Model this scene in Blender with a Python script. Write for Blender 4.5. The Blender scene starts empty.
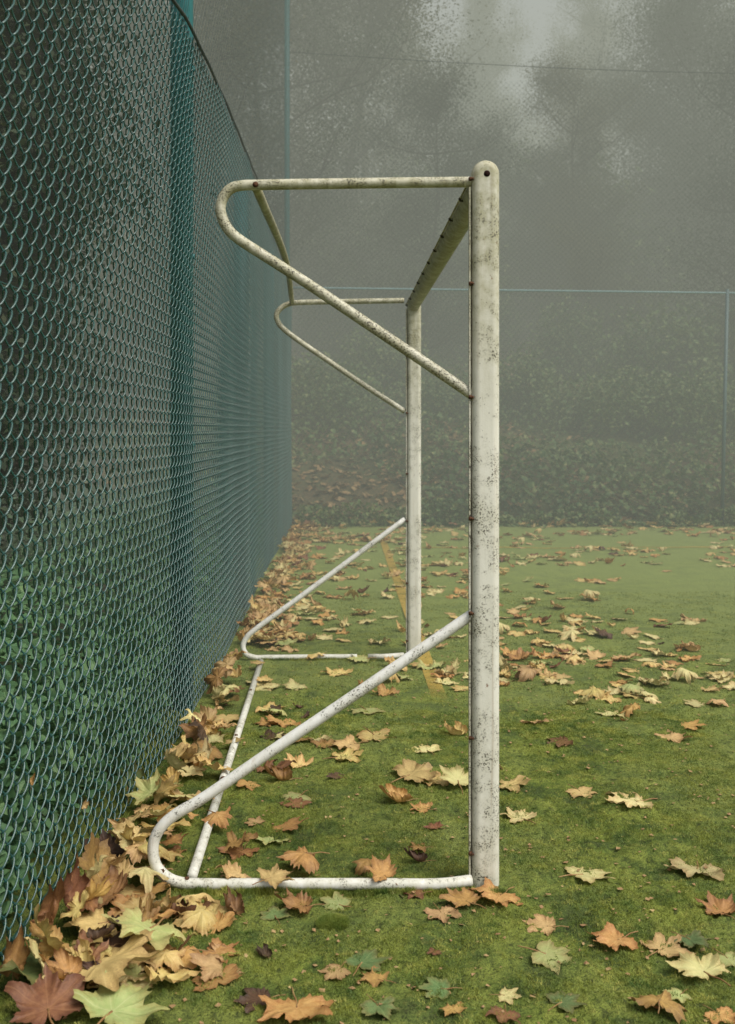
import bpy, bmesh, math, random
import numpy as np
from mathutils import Vector, Matrix, Euler, noise as mnoise

random.seed(7); rng = np.random.default_rng(7)
S = bpy.context.scene
COL = S.collection
PI = math.pi
CAMH = 1.27; F = 1026.0; VX = 343.0; HY = 429.0
def gp(px, py, z=0.0):            # where the ground point seen there stands (metres)
    Y = F*(CAMH-z)/(py-HY); return ((px-VX)*Y/F, Y)
def pl(px, py, Y):                # point in an upright plane at depth Y
    return ((px-VX)*Y/F, Y, CAMH-(py-HY)*Y/F)

# ---------------------------------------------------------------- helpers
def tag(o, label=None, cat=None, group=None, kind=None):
    if label: o['label'] = label
    if cat: o['category'] = cat
    if group: o['group'] = group
    if kind: o['kind'] = kind
    return o
def mesh_np(name, V, quads=None, tris=None, mats=None, smooth=True, matidx=None):
    me = bpy.data.meshes.new(name)
    V = np.asarray(V, dtype=np.float32)
    nq = 0 if quads is None else len(quads); nt = 0 if tris is None else len(tris)
    me.vertices.add(len(V)); me.vertices.foreach_set('co', V.ravel())
    loops = []
    if nq: loops.append(np.asarray(quads, dtype=np.int32).ravel())
    if nt: loops.append(np.asarray(tris, dtype=np.int32).ravel())
    L = np.concatenate(loops)
    me.loops.add(len(L)); me.loops.foreach_set('vertex_index', L)
    me.polygons.add(nq+nt)
    st = np.concatenate([np.arange(nq)*4, nq*4+np.arange(nt)*3]).astype(np.int32)
    me.polygons.foreach_set('loop_start', st)
    me.polygons.foreach_set('use_smooth', np.full(nq+nt, smooth, dtype=bool))
    for m in (mats or []): me.materials.append(m)
    if matidx is not None: me.polygons.foreach_set('material_index', np.asarray(matidx, dtype=np.int32))
    me.update(calc_edges=True); me.validate()
    return me
def link(name, me, parent=None, loc=None):
    o = bpy.data.objects.new(name, me); COL.objects.link(o)
    if parent: o.parent = parent
    if loc is not None: o.location = loc
    return o
def empty(name, loc=(0,0,0), rz=0):
    o = bpy.data.objects.new(name, None); COL.objects.link(o)
    o.location = loc; o.rotation_euler = (0,0,rz); o.empty_display_size = .1
    return o
class Acc:
    def __init__(s): s.V=[]; s.Q=[]; s.T=[]; s.n=0
    def add(s, V, Q=None, T=None):
        V = np.asarray(V, dtype=np.float64)
        if Q is not None and len(Q): s.Q.append(np.asarray(Q)+s.n)
        if T is not None and len(T): s.T.append(np.asarray(T)+s.n)
        s.V.append(V); s.n += len(V)
    def tube(s, pts, r, sides=8, cap=True):
        V,Q,T = tube(pts, r, sides, cap); s.add(V,Q,T)
    def build(s, name, mat, parent=None, smooth=True, loc=None, off=(0,0,0)):
        V = np.concatenate(s.V) - np.asarray(off)
        me = mesh_np(name, V, np.concatenate(s.Q) if s.Q else None, np.concatenate(s.T) if s.T else None, [mat], smooth)
        return link(name, me, parent, loc)
def tube(pts, r, sides=8, cap=True):
    P = np.asarray(pts, dtype=float); n = len(P)
    R = np.full(n, r, dtype=float) if np.isscalar(r) else np.asarray(r, dtype=float)
    T = np.gradient(P, axis=0); T /= np.linalg.norm(T, axis=1)[:,None]+1e-12
    up = np.array([0,0,1.]) if abs(T[0][2])<.9 else np.array([0,1.,0])
    N = np.cross(T[0], up); N/=np.linalg.norm(N)
    V=[]; a = np.arange(sides)*2*PI/sides
    for i in range(n):
        N = N - T[i]*np.dot(N,T[i]); N/=np.linalg.norm(N)+1e-12
        B = np.cross(T[i],N)
        V.append(P[i]+R[i]*(np.cos(a)[:,None]*N+np.sin(a)[:,None]*B))
    V=np.concatenate(V); Q=[]
    j=np.arange(sides); k=(j+1)%sides
    for i in range(n-1):
        Q.append(np.stack([i*sides+j, i*sides+k, (i+1)*sides+k, (i+1)*sides+j],1))
    Q=np.concatenate(Q); Tr=[]
    if cap:
        V=np.concatenate([V,P[:1],P[-1:]]); c0=n*sides; c1=c0+1
        Tr=np.concatenate([np.stack([np.full(sides,c0),k,j],1), np.stack([np.full(sides,c1),(n-1)*sides+j,(n-1)*sides+k],1)])
    return V,Q,Tr
def smooth_path(pts, seg=8):
    P=[np.array(p,float) for p in pts]; P=[2*P[0]-P[1]]+P+[2*P[-1]-P[-2]]
    out=[]
    for i in range(1,len(P)-2):
        p0,p1,p2,p3=P[i-1:i+3]
        def tj(t,a,b): return t+np.linalg.norm(b-a)**.5
        t0=0; t1=tj(t0,p0,p1); t2=tj(t1,p1,p2); t3=tj(t2,p2,p3)
        for t in np.linspace(t1,t2,seg,endpoint=False):
            A1=(t1-t)/(t1-t0)*p0+(t-t0)/(t1-t0)*p1; A2=(t2-t)/(t2-t1)*p1+(t-t1)/(t2-t1)*p2; A3=(t3-t)/(t3-t2)*p2+(t-t2)/(t3-t2)*p3
            B1=(t2-t)/(t2-t0)*A1+(t-t0)/(t2-t0)*A2; B2=(t3-t)/(t3-t1)*A2+(t-t1)/(t3-t1)*A3
            out.append((t2-t)/(t2-t1)*B1+(t-t1)/(t2-t1)*B2)
    out.append(P[-2]); return np.array(out)

# vectorised value noise
_perm = np.random.default_rng(3).random((256,256))
def vn(x, y):
    xi=np.floor(x).astype(int); yi=np.floor(y).astype(int); fx=x-xi; fy=y-yi
    fx=fx*fx*(3-2*fx); fy=fy*fy*(3-2*fy)
    g=lambda a,b:_perm[a&255,b&255]
    return (g(xi,yi)*(1-fx)+g(xi+1,yi)*fx)*(1-fy)+(g(xi,yi+1)*(1-fx)+g(xi+1,yi+1)*fx)*fy
def fbm(x,y,o=3):
    s=0;a=.5;t=0
    for i in range(o): s=s+a*vn(x*2**i+17*i,y*2**i+31*i); t+=a; a*=.5
    return s/t

# ---------------------------------------------------------------- materials
class NT:
    def __init__(s, name, disp=False):
        s.m=bpy.data.materials.new(name); s.m.use_nodes=True; s.t=s.m.node_tree; s.t.nodes.clear()
        s.out=s.n('ShaderNodeOutputMaterial')
    def n(s,t,**k):
        x=s.t.nodes.new(t)
        for a,b in k.items(): setattr(x,a,b)
        return x
    def l(s,a,b): s.t.links.new(a,b)
    def noise(s, vec, scale, detail=4, rough=.55, dist=0):
        n=s.n('ShaderNodeTexNoise'); n.inputs['Scale'].default_value=scale; n.inputs['Detail'].default_value=detail
        n.inputs['Roughness'].default_value=rough; n.inputs['Distortion'].default_value=dist
        if vec is not None: s.l(vec,n.inputs['Vector'])
        return n.outputs['Fac']
    def ramp(s, fac, pts, interp='LINEAR'):
        r=s.n('ShaderNodeValToRGB'); r.color_ramp.interpolation=interp
        e=r.color_ramp.elements
        while len(e)<len(pts): e.new(.5)
        for i,(p,c) in enumerate(pts):
            e[i].position=p; e[i].color=(*c,1) if hasattr(c,'__len__') else (c,c,c,1)
        s.l(fac,r.inputs['Fac']); return r.outputs['Color']
    def mix(s, fac, a, b, mode='MIX'):
        m=s.n('ShaderNodeMix',data_type='RGBA',blend_type=mode)
        for v,i in ((fac,0),(a,6),(b,7)):
            if hasattr(v,'links') or isinstance(v,bpy.types.NodeSocket): s.l(v,m.inputs[i])
            elif i==0: m.inputs[0].default_value=v
            else: m.inputs[i].default_value=(*v,1)
        return m.outputs[2]
    def math(s, op, a, b=0.0, clamp=False):
        m=s.n('ShaderNodeMath',operation=op); m.use_clamp=clamp
        for v,i in ((a,0),(b,1)):
            if isinstance(v,bpy.types.NodeSocket): s.l(v,m.inputs[i])
            else: m.inputs[i].default_value=v
        return m.outputs[0]
    def bsdf(s, col, rough=.6, spec=.5, metal=0, bump=None, bstr=.3, bdist=.01, out=True):
        b=s.n('ShaderNodeBsdfPrincipled')
        for v,k in ((col,'Base Color'),(rough,'Roughness')):
            if isinstance(v,bpy.types.NodeSocket): s.l(v,b.inputs[k])
            else: b.inputs[k].default_value=(*v,1) if hasattr(v,'__len__') else v
        b.inputs['Specular IOR Level'].default_value=spec; b.inputs['Metallic'].default_value=metal
        if bump is not None:
            bp=s.n('ShaderNodeBump'); bp.inputs['Strength'].default_value=bstr; bp.inputs['Distance'].default_value=bdist
            s.l(bump,bp.inputs['Height']); s.l(bp.outputs[0],b.inputs['Normal'])
        if out: s.l(b.outputs[0],s.out.inputs['Surface'])
        return b
    def obj(s): return s.n('ShaderNodeTexCoord').outputs['Object']
    def mapv(s, v, scale):
        m=s.n('ShaderNodeMapping'); m.inputs['Scale'].default_value=scale; s.l(v,m.inputs['Vector']); return m.outputs[0]

def mat_paint(name, grime=.5, algae=.3, base=(.74,.73,.66)):
    """old white gloss paint with mildew specks, green film and rust"""
    k=NT(name); g=k.n('ShaderNodeNewGeometry'); p=g.outputs['Position']
    big=k.noise(p,4.5,4,.6); mid=k.noise(p,24,5,.7); fine=k.noise(p,210,3,.6); stretch=k.noise(k.mapv(p,(60,60,5)),1,4,.6)
    c=k.mix(k.math('MULTIPLY',k.ramp(stretch,[(.35,0.),(.7,1.)]),.35),base,(.56,.55,.46))
    # algae film
    al=k.math('MULTIPLY',k.ramp(k.math('ADD',big,k.math('MULTIPLY',mid,.5)),[(.72-.25*algae,0.),(1.0-.2*algae,1.)]),min(1,.35+.9*algae))
    c=k.mix(k.math('MULTIPLY',al,.8),c,(.30,.285,.17))
    sz=k.n('ShaderNodeSeparateXYZ'); k.l(p,sz.inputs[0])
    tz=k.math('MULTIPLY',k.ramp(k.math('MULTIPLY',sz.outputs[2],.5),[(0.,.55),(.10,.1),(.60,.0),(.88,.95)]),k.ramp(k.math('ADD',mid,k.math('MULTIPLY',stretch,.4)),[(.45,.25),(.8,1.)]))
    c=k.mix(tz,c,(.36,.345,.22))
    run=k.noise(k.mapv(p,(90,90,2.2)),1,3,.6); c=k.mix(k.math('MULTIPLY',k.ramp(run,[(.60,0.),(.72,1.)]),.30),c,(.30,.20,.11))
    # specks
    patch=k.ramp(k.math('ADD',mid,k.math('MULTIPLY',big,.7)),[(.86-.2*grime,0.),(1.02-.15*grime,1.)])
    sp=k.ramp(fine,[(.53-.05*grime,0.),(.60,1.)])
    c=k.mix(k.math('MULTIPLY',sp,patch),c,(.055,.05,.035))
    vor=k.n('ShaderNodeTexVoronoi'); vor.inputs['Scale'].default_value=75; k.l(p,vor.inputs['Vector'])
    dots=k.math('MULTIPLY',k.ramp(vor.outputs['Distance'],[(.10,1.),(.17,0.)]),k.ramp(mid,[(.50-.1*grime,0.),(.56,1.)]))
    c=k.mix(k.math('MULTIPLY',dots,.85),c,(.06,.045,.03))
    # rust chips
    ru=k.ramp(k.noise(p,46,4,.65),[(.69-.05*grime,0.),(.74,1.)])
    c=k.mix(k.math('MULTIPLY',ru,.8),c,(.17,.07,.025))
    # undersides carry more grime
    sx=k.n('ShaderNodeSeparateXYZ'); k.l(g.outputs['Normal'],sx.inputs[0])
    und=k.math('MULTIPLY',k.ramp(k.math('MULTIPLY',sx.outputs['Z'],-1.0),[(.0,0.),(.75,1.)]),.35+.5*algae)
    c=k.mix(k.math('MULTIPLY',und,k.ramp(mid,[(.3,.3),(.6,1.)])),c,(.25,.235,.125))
    k.bsdf(c,k.ramp(mid,[(.3,.35),(.7,.65)]),.4,bump=k.math('ADD',fine,k.math('MULTIPLY',ru,-.6)),bstr=.25,bdist=.0015)
    return k.m
M={}
M['paint']=mat_paint('weathered white paint',.30,.22,(.70,.69,.61))
M['paint_tube']=mat_paint('tube white paint',.75,.42,(.70,.68,.58))
M['paint_clean']=mat_paint('ground tube white paint',.0,.0,(.74,.74,.71))
M['paint_algae']=mat_paint('algae covered paint',.7,.55,(.62,.58,.38))
def simple(name, c1, c2, scale=20, rough=.6, spec=.4, metal=0, bstr=.2, bdist=.003, detail=4):
    k=NT(name); g=k.n('ShaderNodeNewGeometry'); f=k.noise(g.outputs['Position'],scale,detail)
    k.bsdf(k.mix(k.ramp(f,[(.35,0.),(.65,1.)]),c1,c2),rough,spec,metal,bump=f,bstr=bstr,bdist=bdist); return k.m
M['rust']=simple('rust',(.13,.060,.030),(.05,.026,.016),140,.85,.2)
M['hook']=simple('mossy hook',(.07,.06,.035),(.035,.03,.02),140,.85,.2)
M['dark']=simple('painted hollow shade',(.02,.008,.006),(.012,.006,.005),60,.9,.1)
M['wire']=simple('green pvc wire',(.008,.050,.045),(.015,.080,.070),35,.34,.9,0,.1)
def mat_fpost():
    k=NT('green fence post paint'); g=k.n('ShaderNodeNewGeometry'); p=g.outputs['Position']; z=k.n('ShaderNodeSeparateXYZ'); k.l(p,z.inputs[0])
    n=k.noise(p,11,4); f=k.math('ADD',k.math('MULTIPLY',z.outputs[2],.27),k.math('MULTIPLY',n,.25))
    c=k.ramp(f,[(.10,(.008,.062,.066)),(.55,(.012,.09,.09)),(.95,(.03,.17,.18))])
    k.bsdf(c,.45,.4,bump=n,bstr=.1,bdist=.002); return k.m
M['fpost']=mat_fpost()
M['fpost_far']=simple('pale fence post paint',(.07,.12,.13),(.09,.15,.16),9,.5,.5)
M['cable']=simple('dark cable',(.03,.045,.045),(.05,.065,.06),30,.6,.3)
M['net']=simple('net twine',(.03,.06,.055),(.05,.08,.07),20,.8,.2)
M['rail']=simple('tension wire',(.16,.27,.29),(.20,.32,.34),20,.5,.5)
M['bark']=simple('bark',(.035,.03,.022),(.06,.05,.038),18,.9,.1,0,.6,.02,6)
M['stem']=simple('leaf stem',(.30,.20,.08),(.20,.10,.04),40,.6,.3)

def leafmat(name, a, b, edge, vein, trans=.18):
    g_=1.36 if 'brown' not in name else 1.3
    a,b,edge,vein=[tuple(min(.8,q*g_) for q in c_) for c_ in (a,b,edge,vein)]
    k=NT('leaf '+name); oi=k.n('ShaderNodeObjectInfo'); at=k.n('ShaderNodeAttribute',attribute_name='leafdat')
    sp=k.n('ShaderNodeSeparateColor'); k.l(at.outputs['Color'],sp.inputs[0])
    ob=k.obj(); off=k.n('ShaderNodeVectorMath',operation='ADD'); k.l(ob,off.inputs[0])
    cm=k.n('ShaderNodeCombineXYZ'); k.l(k.math('MULTIPLY',oi.outputs['Random'],50.),cm.inputs[0]); k.l(cm.outputs[0],off.inputs[1]); v=off.outputs[0]
    n1=k.noise(v,16,4,.6); n2=k.noise(v,75,3,.6); n3=k.noise(v,260,2,.5)
    c=k.mix(k.ramp(n1,[(.36,0.),(.64,1.)]),a,b)
    c=k.mix(k.math('MULTIPLY',k.ramp(k.math('ADD',k.math('MULTIPLY',sp.outputs[1],.6),k.math('MULTIPLY',n2,.6)),[(.62,0.),(.92,1.)]),.75),c,edge)
    c=k.mix(k.math('MULTIPLY',k.ramp(n2,[(.60,0.),(.74,1.)]),.28),c,edge)
    c=k.mix(k.math('MULTIPLY',k.ramp(sp.outputs[0],[(.55,0.),(.95,1.)]),.55),c,vein)
    h=k.n('ShaderNodeHueSaturation'); k.l(c,h.inputs['Color'])
    k.l(k.math('ADD',k.math('MULTIPLY',oi.outputs['Random'],.026),.494),h.inputs['Hue'])
    rr=k.math('FRACT',k.math('MULTIPLY',oi.outputs['Random'],37.7))
    k.l(k.math('ADD',k.math('MULTIPLY',rr,.45),.72),h.inputs['Value'])
    h.inputs['Saturation'].default_value=.97
    b_=k.bsdf(h.outputs[0],.55,.35,bump=k.math('ADD',k.math('ADD',n3,k.math('MULTIPLY',n2,1.)),k.math('MULTIPLY',sp.outputs[0],1.5)),bstr=.4,bdist=.0012,out=False)
    tr=k.n('ShaderNodeBsdfTranslucent'); k.l(h.outputs[0],tr.inputs[0])
    mx=k.n('ShaderNodeMixShader'); mx.inputs[0].default_value=trans; k.l(b_.outputs[0],mx.inputs[1]); k.l(tr.outputs[0],mx.inputs[2]); k.l(mx.outputs[0],k.out.inputs['Surface'])
    return k.m
LM={
 'pale yellow':leafmat('pale yellow',(.44,.39,.17),(.50,.42,.20),(.26,.16,.06),(.5,.46,.24)),
 'yellow ochre':leafmat('ochre',(.42,.30,.10),(.47,.35,.14),(.24,.11,.035),(.47,.36,.16)),
 'tan':leafmat('tan',(.37,.24,.10),(.45,.30,.13),(.21,.11,.045),(.44,.31,.15)),
 'orange':leafmat('orange',(.36,.19,.055),(.44,.27,.09),(.21,.085,.025),(.42,.23,.09)),
 'orange brown':leafmat('orange brown',(.27,.135,.045),(.36,.185,.06),(.13,.055,.022),(.33,.18,.08)),
 'reddish brown':leafmat('reddish brown',(.15,.06,.028),(.21,.095,.04),(.08,.03,.016),(.25,.13,.06)),
 'dark brown':leafmat('dark brown',(.07,.035,.02),(.10,.05,.028),(.03,.018,.012),(.12,.07,.04)),
 'green':leafmat('green',(.075,.125,.04),(.12,.165,.055),(.13,.10,.03),(.2,.24,.1)),
 'pale green':leafmat('pale green',(.26,.30,.10),(.33,.34,.13),(.22,.16,.055),(.4,.4,.2)),
}
def foliage(name, a, b, c, trans=.25, scale=1.2):
    k=NT(name); g=k.n('ShaderNodeNewGeometry'); p=g.outputs['Position']
    f=k.noise(p,scale,3); f2=k.noise(p,14,2)
    col=k.mix(k.ramp(f,[(.35,0.),(.65,1.)]),a,b); col=k.mix(k.ramp(f2,[(.5,0.),(.72,1.)]),col,c)
    b_=k.bsdf(col,.55,.3,out=False); tr=k.n('ShaderNodeBsdfTranslucent'); k.l(col,tr.inputs[0])
    mx=k.n('ShaderNodeMixShader'); mx.inputs[0].default_value=trans; k.l(b_.outputs[0],mx.inputs[1]); k.l(tr.outputs[0],mx.inputs[2]); k.l(mx.outputs[0],k.out.inputs['Surface'])
    return k.m
M['ivy']=foliage('ivy leaves',(.075,.17,.075),(.13,.25,.11),(.22,.34,.15),.3,5)
M['crown_dark']=foliage('evergreen crown',(.03,.05,.025),(.05,.07,.035),(.08,.09,.045))
M['crown_autumn']=foliage('autumn crown',(.07,.08,.035),(.11,.105,.045),(.16,.13,.06))
M['shrub']=foliage('undergrowth leaves',(.06,.12,.045),(.13,.20,.07),(.34,.34,.14))
M['litter']=foliage('far leaf litter',(.26,.15,.07),(.36,.23,.11),(.45,.33,.15),.1,3)
M['cushion']=foliage('cushion moss',(.14,.20,.035),(.22,.27,.05),(.32,.34,.08),.3,30)
M['mossblade']=foliage('moss blades',(.085,.145,.03),(.26,.285,.05),(.44,.43,.11),.25,11)

# moss covered turf
def mat_turf():
    k=NT('mossy turf'); g=k.n('ShaderNodeNewGeometry'); p=g.outputs['Position']
    n0=k.noise(p,.9,4,.6); n1=k.noise(p,5.5,5,.65,.3); n2=k.noise(p,38,5,.7); n3=k.noise(p,230,3,.7)
    c=k.mix(k.ramp(n1,[(.40,0.),(.60,1.)]),(.060,.108,.022),(.215,.255,.048))
    c=k.mix(k.ramp(n0,[(.40,0.),(.60,.8)]),c,(.20,.235,.065))
    c=k.mix(k.ramp(n2,[(.33,.85),(.48,0.)]),c,(.035,.045,.018))
    c=k.mix(k.ramp(n2,[(.56,0.),(.70,.55)]),c,(.34,.32,.08))
    c=k.mix(k.ramp(k.math('ADD',k.math('MULTIPLY',n1,.6),k.math('MULTIPLY',n0,.4)),[(.33,.75),(.45,0.)]),c,(.075,.075,.035))
    c=k.mix(k.ramp(n3,[(.36,.7),(.52,0.)]),c,(.022,.032,.014))
    c=k.mix(k.ramp(n3,[(.6,0.),(.75,.5)]),c,(.26,.28,.09))
    sy=k.n('ShaderNodeSeparateXYZ'); k.l(p,sy.inputs[0]); c=k.mix(k.ramp(k.math('MULTIPLY',sy.outputs[1],.08),[(.30,0.),(.72,.7)]),c,(.29,.35,.12))  # colour lightens with distance: haze and daylight on the far turf painted in
    h=k.math('ADD',k.math('MULTIPLY',n2,1.),k.math('MULTIPLY',n3,.45))
    k.bsdf(c,.9,.12,bump=h,bstr=1.0,bdist=.014); return k.m
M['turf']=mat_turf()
def mat_hill():
    k=NT('wooded bank'); g=k.n('ShaderNodeNewGeometry'); p=g.outputs['Position']
    n0=k.noise(p,.35,4,.6); n1=k.noise(p,3,5,.7); n2=k.noise(p,20,4,.7)
    c=k.mix(k.ramp(n0,[(.42,0.),(.58,1.)]),(.085,.10,.04),(.12,.085,.05))
    c=k.mix(k.ramp(n1,[(.5,0.),(.7,.8)]),c,(.05,.10,.035)); c=k.mix(k.ramp(n2,[(.52,0.),(.7,.7)]),c,(.26,.17,.09))
    k.bsdf(c,.95,.1,bump=n2,bstr=.8,bdist=.05); return k.m
M['hill']=mat_hill()
def mat_line():
    k=NT('worn yellow paint'); g=k.n('ShaderNodeNewGeometry'); p=g.outputs['Position']
    n=k.noise(p,7,5,.7); n2=k.noise(p,60,4,.7); n0=k.noise(p,1.3,2,.5)
    b=k.bsdf(k.mix(k.ramp(n2,[(.4,0.),(.6,1.)]),(.56,.38,.09),(.38,.28,.08)),.85,.1,out=False)
    tr=k.n('ShaderNodeBsdfTransparent'); mx=k.n('ShaderNodeMixShader')
    a=k.ramp(k.math('ADD',k.math('ADD',k.math('MULTIPLY',n,.5),k.math('MULTIPLY',n2,.25)),k.math('MULTIPLY',n0,.4)),[(.40,0.),(.58,.85)])
    sy=k.n('ShaderNodeSeparateXYZ'); k.l(p,sy.inputs[0]); a=k.math('MULTIPLY',a,k.ramp(k.math('ADD',k.math('MULTIPLY',sy.outputs[1],.1),k.math('MULTIPLY',n,.06)),[(.505,0.),(.56,.9)]))
    k.l(a,mx.inputs[0]); k.l(tr.outputs[0],mx.inputs[1]); k.l(b.outputs[0],mx.inputs[2]); k.l(mx.outputs[0],k.out.inputs['Surface']); return k.m
M['line']=mat_line()

# ---------------------------------------------------------------- ground
def gh(x,y):
    """height of the moss surface"""
    x=np.asarray(x,float); y=np.asarray(y,float)
    near=np.clip((7.5-y)/4.5,0.15,1)
    h=.020*(fbm(x*3.1+5,y*3.1,2)-.5)+near*(.020*(fbm(x*11,y*11,2)-.45)+.019*(np.abs(fbm(x*38+9,y*38,2)-.5)*-2+.3))
    return h
FX=-0.67
def fence_x(y):
    return np.interp(y,[1.0,2.2,3.2,4.3,6,9,13.4],[-.84,-.775,-.715,-.672,-.665,-.68,-.672])
def axis(segs):
    out=[]
    for a,b,s in segs: out.append(np.arange(a,b-1e-9,s))
    out.append([segs[-1][1]]); return np.concatenate(out)
def grid(xs,ys,zf,name,mat):
    X,Yg=np.meshgrid(xs,ys); Z=zf(X,Yg); nx=len(xs); ny=len(ys)
    V=np.stack([X.ravel(),Yg.ravel(),Z.ravel()],1)
    i=(np.arange(ny-1)[:,None]*nx+np.arange(nx-1)[None]).ravel()
    me=mesh_np(name,V,np.stack([i,i+1,i+nx+1,i+nx],1),None,[mat]); return link(name,me)
BACK=13.45
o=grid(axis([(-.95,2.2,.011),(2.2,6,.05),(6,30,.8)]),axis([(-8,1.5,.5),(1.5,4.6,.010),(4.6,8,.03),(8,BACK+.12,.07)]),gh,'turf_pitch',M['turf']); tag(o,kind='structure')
def hz(x,y):
    x=np.asarray(x,float); y=np.asarray(y,float)
    z=-.06+0*x
    z=z+np.where(y>BACK+.3,(y-BACK-.3)*.30+.25*np.clip((y-BACK-.3),0,1),0)
    z=z+np.where(x<-1.0,np.clip(-x-1.0,0,.5)*.3,0)+np.where(x<-2.6,(-x-2.6)*.22,0)
    z=z+np.where((y>BACK+.3)|(x<-1.1),(fbm(x*.6,y*.6,3)-.5)*.6*np.clip(np.maximum(y-BACK-.3,-x-1.1)/2,0,1),0)
    return np.minimum(z,16+0*x)
o=grid(axis([(-90,-12,3),(-12,14,.25),(14,90,3)]),axis([(-30,0,3),(0,32,.25),(32,110,3)]),hz,'hillside',M['hill']); tag(o,kind='structure')

# yellow goal line, a worn painted sheet
ys=np.concatenate([np.arange(4.75,6.2,.03),np.arange(7.6,12.2,.03)]); xs=np.array([.418,.436,.455,.473,.492])
o=grid(xs,ys,lambda x,y:gh(x,y)+.004,'yellow_line_marking',M['line']); tag(o,kind='structure')
ys=np.array([10.92,10.95,10.98]); xs=np.arange(.62,4.2,.04)
o=grid(xs,ys,lambda x,y:gh(x,y)+.004,'cross_line_marking',M['line']); tag(o,kind='structure')

# moss tufts: nobody could count them
def lump(x,y): return 1-2*np.abs(fbm(x*38+9,y*38,2)-.5)
def blades(n, x0,x1,y0,y1, hmin,hmax, w, thr):
    x=rng.uniform(x0,x1,n*3); t=rng.random(n*3); y=y0+(y1-y0)*t**1.5
    d=fbm(x*9+3,y*9,3); keep=(d+rng.normal(0,.07,len(x))+.5*(lump(x,y)-.78)>thr); x=x[keep][:n]; y=y[keep][:n]; d=d[keep][:n]; n=len(x)
    z=gh(x,y)-.001; a=rng.uniform(0,2*PI,n); h=rng.uniform(hmin,hmax,n)*(.6+1.1*d); lean=rng.normal(0,.5,(n,2))
    dx=np.cos(a)*w*.5; dy=np.sin(a)*w*.5
    V=np.empty((n,3,3)); V[:,0]=np.stack([x-dx,y-dy,z],1); V[:,1]=np.stack([x+dx,y+dy,z],1)
    V[:,2]=np.stack([x+lean[:,0]*h,y+lean[:,1]*h,z+h],1)
    return V.reshape(-1,3), np.arange(n*3).reshape(-1,3)
A=Acc()
V,T=blades(420000,-.8,1.5,1.75,4.6,.0022,.0068,.0024,.40); A.add(V,None,T)
V,T=blades(90000,-.7,3.6,4.2,8,.003,.007,.005,.46); A.add(V,None,T)
def along(p,q,n,w):
    t=rng.random(n); x=p[0]+(q[0]-p[0])*t+rng.normal(0,.004,n); y=p[1]+(q[1]-p[1])*t-abs(rng.normal(0,w,n))-.012*0
    x=x+rng.normal(0,w,n); z=gh(x,y)-.002; a=rng.uniform(0,2*PI,n); h=rng.uniform(.008,.022,n); V=np.empty((n,3,3)); b=.0014
    V[:,0]=np.stack([x-np.cos(a)*b,y-np.sin(a)*b,z],1);V[:,1]=np.stack([x+np.cos(a)*b,y+np.sin(a)*b,z],1);V[:,2]=np.stack([x+rng.normal(0,.4,n)*h,y+rng.normal(0,.4,n)*h,z+h],1)
    return V.reshape(-1,3),np.arange(n*3).reshape(-1,3)
for p,q,n in (((-.42,2.812),(.36,2.812),5000),((.355,2.80),(.44,2.80),1500),((-.45,5.63),(.35,5.63),2500),((-.50,2.86),(-.42,2.81),600)):
    V,T=along(p,q,n,.010); A.add(V,None,T)
o=A.build('moss_tufts',M['mossblade'],smooth=False); tag(o,'short green moss tufts covering the old turf','moss',kind='stuff')
# round moss cushions
cush=[(333,924,.042,'round bright moss cushion just below the base bar')]
for i,(px,py,r,lab) in enumerate(cush):
    x,y=gp(px,py); n=9000
    u=rng.uniform(0,1,n)**.5*r; a=rng.uniform(0,2*PI,n); X=u*np.cos(a); Yy=u*np.sin(a)
    zz=.014*np.sqrt(np.clip(1-(u/r)**2,0,1))
    base=float(gh(x,y))
    me_V=[];w=.0018
    ang=rng.uniform(0,2*PI,n); h=rng.uniform(.003,.008,n); ln=rng.normal(0,.5,(n,2))
    V=np.empty((n,3,3)); V[:,0]=np.stack([X-np.cos(ang)*w/2,Yy-np.sin(ang)*w/2,zz],1);V[:,1]=np.stack([X+np.cos(ang)*w/2,Yy+np.sin(ang)*w/2,zz],1)
    V[:,2]=np.stack([X+ln[:,0]*h+X/r*.003,Yy+ln[:,1]*h+Yy/r*.003,zz+h],1)
    B=Acc(); B.add(V.reshape(-1,3),None,np.arange(n*3).reshape(-1,3))
    rings=[(r*math.sin(t),.014*math.cos(t)) for t in np.linspace(.05,PI/2,7)]
    VV=[(rr*math.cos(b),rr*math.sin(b),z_) for rr,z_ in rings for b in np.arange(16)*PI/8]
    Q=[(q*16+j,(q+1)*16+j,(q+1)*16+(j+1)%16,q*16+(j+1)%16) for q in range(6) for j in range(16)]
    B.add(VV,Q)
    o=B.build('moss_cushion',M['cushion'],smooth=False,loc=(x,y,base-.004)); tag(o,lab,'moss')

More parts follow.
